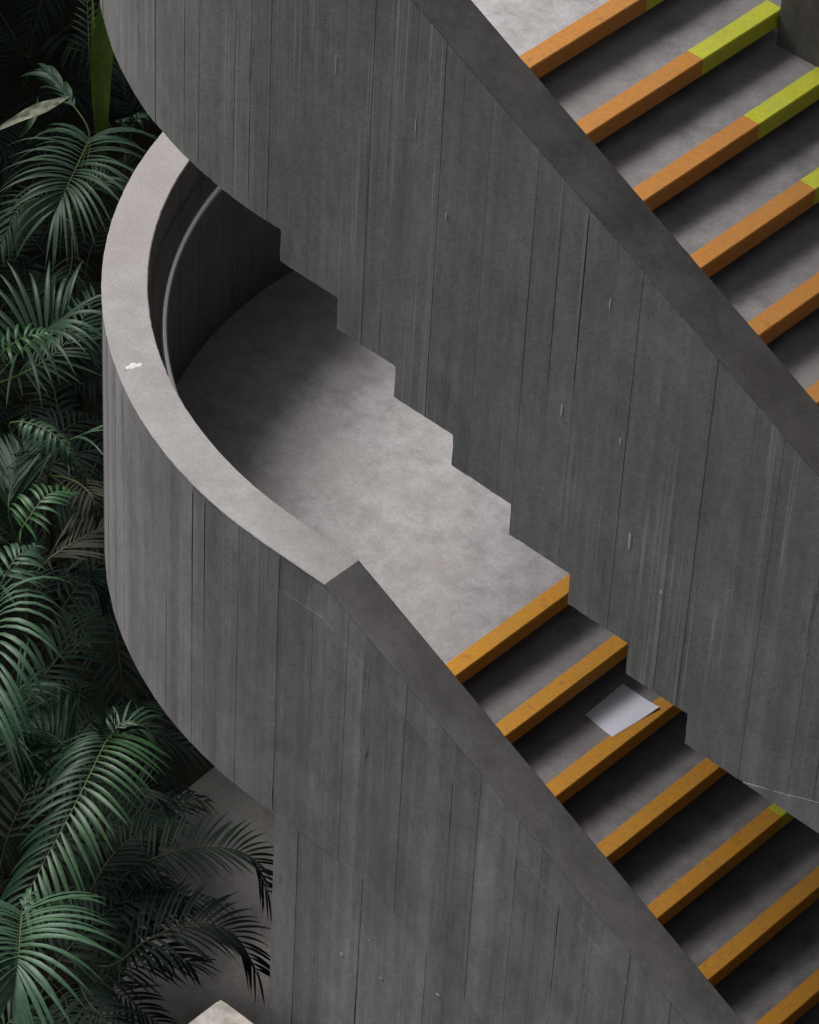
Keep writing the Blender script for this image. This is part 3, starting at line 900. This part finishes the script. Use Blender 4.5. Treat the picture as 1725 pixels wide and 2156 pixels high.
    {'L': 0.34, 'alpha': 62, 'droop': 0.42, 'lift': 0.2, 'n': 30, 'seed': 76, 'start': 0.2, 'tipL': 0.45, 'width': 0.016}),
   ([(-1.277, -2.199, -2.4), (-1.161, -2.121, -2.1), (-1.041, -1.958, -2.0), (-0.942, -1.774, -2.1)], 'leaf_dark',
    {'L': 0.3, 'alpha': 65, 'droop': 0.5, 'n': 24, 'seed': 77, 'start': 0.2, 'width': 0.018}),
   ([(-1.277, -2.199, -2.4), (-1.228, -2.085, -1.95), (-1.247, -1.85, -1.85), (-1.21, -1.574, -1.9)], 'leaf_dark',
    {'L': 0.28, 'alpha': 65, 'droop': 0.4, 'n': 24, 'seed': 78, 'start': 0.2, 'width': 0.017}),
   ([(-1.277, -2.199, -2.4), (-0.913, -2.451, -2.2), (-0.712, -2.492, -2.2), (-0.569, -2.51, -2.3)], 'leaf_dark', {'L': 0.28, 'alpha': 65, 'droop': 0.5, 'n': 22, 'seed': 79, 'start': 0.2})]),
 ('palm with small curled leaflets tucked beside the top of the lower parapet', (-5.042, 1.825, -1.9),
  [([(-5.042, 1.825, -1.9), (-4.755, 1.563, -1.5), (-4.681, 1.539, -1.3), (-4.679, 1.635, -1.3)], 'leaf',
    {'L': 0.11, 'alpha': 70, 'droop': 1.4, 'lift': 0.6, 'n': 9, 'seed': 85, 'start': 0.4, 'width': 0.02}),
   ([(-5.042, 1.825, -1.9), (-4.905, 1.656, -1.6), (-4.898, 1.65, -1.5), (-4.92, 1.701, -1.5)], 'leaf',
    {'L': 0.1, 'alpha': 70, 'droop': 1.5, 'lift': 0.6, 'n': 5, 'seed': 86, 'start': 0.4, 'width': 0.018}),
   ([(-5.042, 1.825, -1.9), (-5.198, 1.727, -1.5), (-5.212, 1.701, -1.2), (-5.436, 1.904, -1.0)], 'leaf', {'L': 0.16, 'alpha': 75, 'droop': 0.25, 'n': 22, 'seed': 87, 'start': 0.2, 'width': 0.014}),
   ([(-5.042, 1.825, -1.9), (-5.062, 1.87, -1.7), (-5.116, 1.876, -1.5), (-5.286, 2.016, -1.4)], 'leaf_dark', {'L': 0.2, 'alpha': 50, 'droop': 0.3, 'n': 16, 'seed': 88})])]
for label, crown, fronds in PALMS:
    root = thing('palm_plant', label, 'palm', (crown[0] - 0.03, crown[1] + 0.05, GROUND), 'palms beside the stair')
    add_stem(root, crown, seed=len(fronds))
    for P, mat, kw in fronds:
        add_frond(root, P, mat, 'rachis_dark' if mat == 'leaf_dark' else 'rachis', **kw)

# broad single leaves
def blade(root, P, width, mat, name='leaf_blade', fold=0.25, peak=0.45, wave=0.0, face=None):
    o = Vector(root.location)
    C = catmull([Vector(p) - o for p in P], 26)
    verts, faces = [], []
    for i, p in enumerate(C):
        x = i / 26
        t = (C[min(i + 1, 26)] - C[max(i - 1, 0)]).normalized()
        toward = Vector(face) if face else Vector((0.48, -0.56, 0.68))
        wd = t.cross(toward).normalized()
        nn = wd.cross(t).normalized()
        w = width * (x / peak) ** 0.6 if x < peak else width * (1 - ((x - peak) / (1 - peak)) ** 1.8)
        w = max(w, 0.003)
        for q in (-1, -0.5, 0, 0.5, 1):
            verts.append(p + wd * w * 0.5 * q + nn * (abs(q) * fold * w * 0.5 + wave * w * noise.noise((x * 7, q * 2, 1))))
    for i in range(26):
        for j in range(4):
            a = i * 5 + j
            faces.append((a, a + 1, a + 6, a + 5))
    return obj(name, mesh(name, verts, faces, True), M[mat], root)

BLADES = [('strap_leaf_plant', 'upright lime-green strap leaf between the palms and the upper wall', (-4.717, 1.321, -3.12),
  [([(-4.94, 1.555, -2.0), (-4.749, 1.349, -1.35), (-4.791, 1.401, -0.95), (-4.825, 1.455, -0.65), (-4.876, 1.524, -0.4)], 0.115, 'lime', {'fold': 0.5, 'peak': 0.6}),
   ([(-4.94, 1.555, -2.0), (-4.765, 1.332, -1.35), (-4.858, 1.4, -1.05), (-4.907, 1.444, -0.75), (-4.991, 1.52, -0.55)], 0.03, 'lime', {'fold': 0.4, 'peak': 0.5})]),
 ('broad_leaf_plant', 'single pale lance-shaped leaf at the upper left edge', (-4.5, 0.891, -3.12),
  [([(-4.638, 0.48, -0.78), (-4.553, 0.606, -0.7), (-4.511, 0.736, -0.68), (-4.49, 0.877, -0.68)], 0.062, 'pale', {'fold': 0.15, 'peak': 0.5, 'wave': 0.25}),
   ([(-4.673, 0.676, -0.95), (-4.616, 0.694, -0.85), (-4.632, 0.762, -0.8), (-4.665, 0.811, -0.75)], 0.035, 'leaf_bright', {'fold': 0.3, 'peak': 0.4})])]
for name, label, root_loc, leaves in BLADES:
    root = thing(name, label, 'plant', root_loc)
    for P, w, mat, kw in leaves:
        blade(root, P, w, mat, **kw)

# understorey: more palms of the same kind, deeper in the bed
rnd = random.Random(4242)
VAR = []
for i in range(7):
    Lf = rnd.uniform(0.95, 1.35)
    rise = rnd.uniform(0.35, 0.6)
    P = [(0, 0, 0), (Lf * 0.3, 0.02, rise * 0.75), (Lf * 0.62, 0.03 * rnd.uniform(-1, 1), rise), (Lf, 0.08 * rnd.uniform(-1, 1), rise * rnd.uniform(0.25, 0.7))]
    lv, lf, rv, rf = frond_meshes([Vector(p) for p in P], n=20, L=rnd.uniform(0.30, 0.42), alpha=62, droop=rnd.uniform(0.3, 0.6), width=0.024, seed=100 + i, start=0.3)
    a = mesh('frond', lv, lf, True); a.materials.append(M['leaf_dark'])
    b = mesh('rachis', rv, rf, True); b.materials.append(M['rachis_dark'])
    VAR.append((a, b))
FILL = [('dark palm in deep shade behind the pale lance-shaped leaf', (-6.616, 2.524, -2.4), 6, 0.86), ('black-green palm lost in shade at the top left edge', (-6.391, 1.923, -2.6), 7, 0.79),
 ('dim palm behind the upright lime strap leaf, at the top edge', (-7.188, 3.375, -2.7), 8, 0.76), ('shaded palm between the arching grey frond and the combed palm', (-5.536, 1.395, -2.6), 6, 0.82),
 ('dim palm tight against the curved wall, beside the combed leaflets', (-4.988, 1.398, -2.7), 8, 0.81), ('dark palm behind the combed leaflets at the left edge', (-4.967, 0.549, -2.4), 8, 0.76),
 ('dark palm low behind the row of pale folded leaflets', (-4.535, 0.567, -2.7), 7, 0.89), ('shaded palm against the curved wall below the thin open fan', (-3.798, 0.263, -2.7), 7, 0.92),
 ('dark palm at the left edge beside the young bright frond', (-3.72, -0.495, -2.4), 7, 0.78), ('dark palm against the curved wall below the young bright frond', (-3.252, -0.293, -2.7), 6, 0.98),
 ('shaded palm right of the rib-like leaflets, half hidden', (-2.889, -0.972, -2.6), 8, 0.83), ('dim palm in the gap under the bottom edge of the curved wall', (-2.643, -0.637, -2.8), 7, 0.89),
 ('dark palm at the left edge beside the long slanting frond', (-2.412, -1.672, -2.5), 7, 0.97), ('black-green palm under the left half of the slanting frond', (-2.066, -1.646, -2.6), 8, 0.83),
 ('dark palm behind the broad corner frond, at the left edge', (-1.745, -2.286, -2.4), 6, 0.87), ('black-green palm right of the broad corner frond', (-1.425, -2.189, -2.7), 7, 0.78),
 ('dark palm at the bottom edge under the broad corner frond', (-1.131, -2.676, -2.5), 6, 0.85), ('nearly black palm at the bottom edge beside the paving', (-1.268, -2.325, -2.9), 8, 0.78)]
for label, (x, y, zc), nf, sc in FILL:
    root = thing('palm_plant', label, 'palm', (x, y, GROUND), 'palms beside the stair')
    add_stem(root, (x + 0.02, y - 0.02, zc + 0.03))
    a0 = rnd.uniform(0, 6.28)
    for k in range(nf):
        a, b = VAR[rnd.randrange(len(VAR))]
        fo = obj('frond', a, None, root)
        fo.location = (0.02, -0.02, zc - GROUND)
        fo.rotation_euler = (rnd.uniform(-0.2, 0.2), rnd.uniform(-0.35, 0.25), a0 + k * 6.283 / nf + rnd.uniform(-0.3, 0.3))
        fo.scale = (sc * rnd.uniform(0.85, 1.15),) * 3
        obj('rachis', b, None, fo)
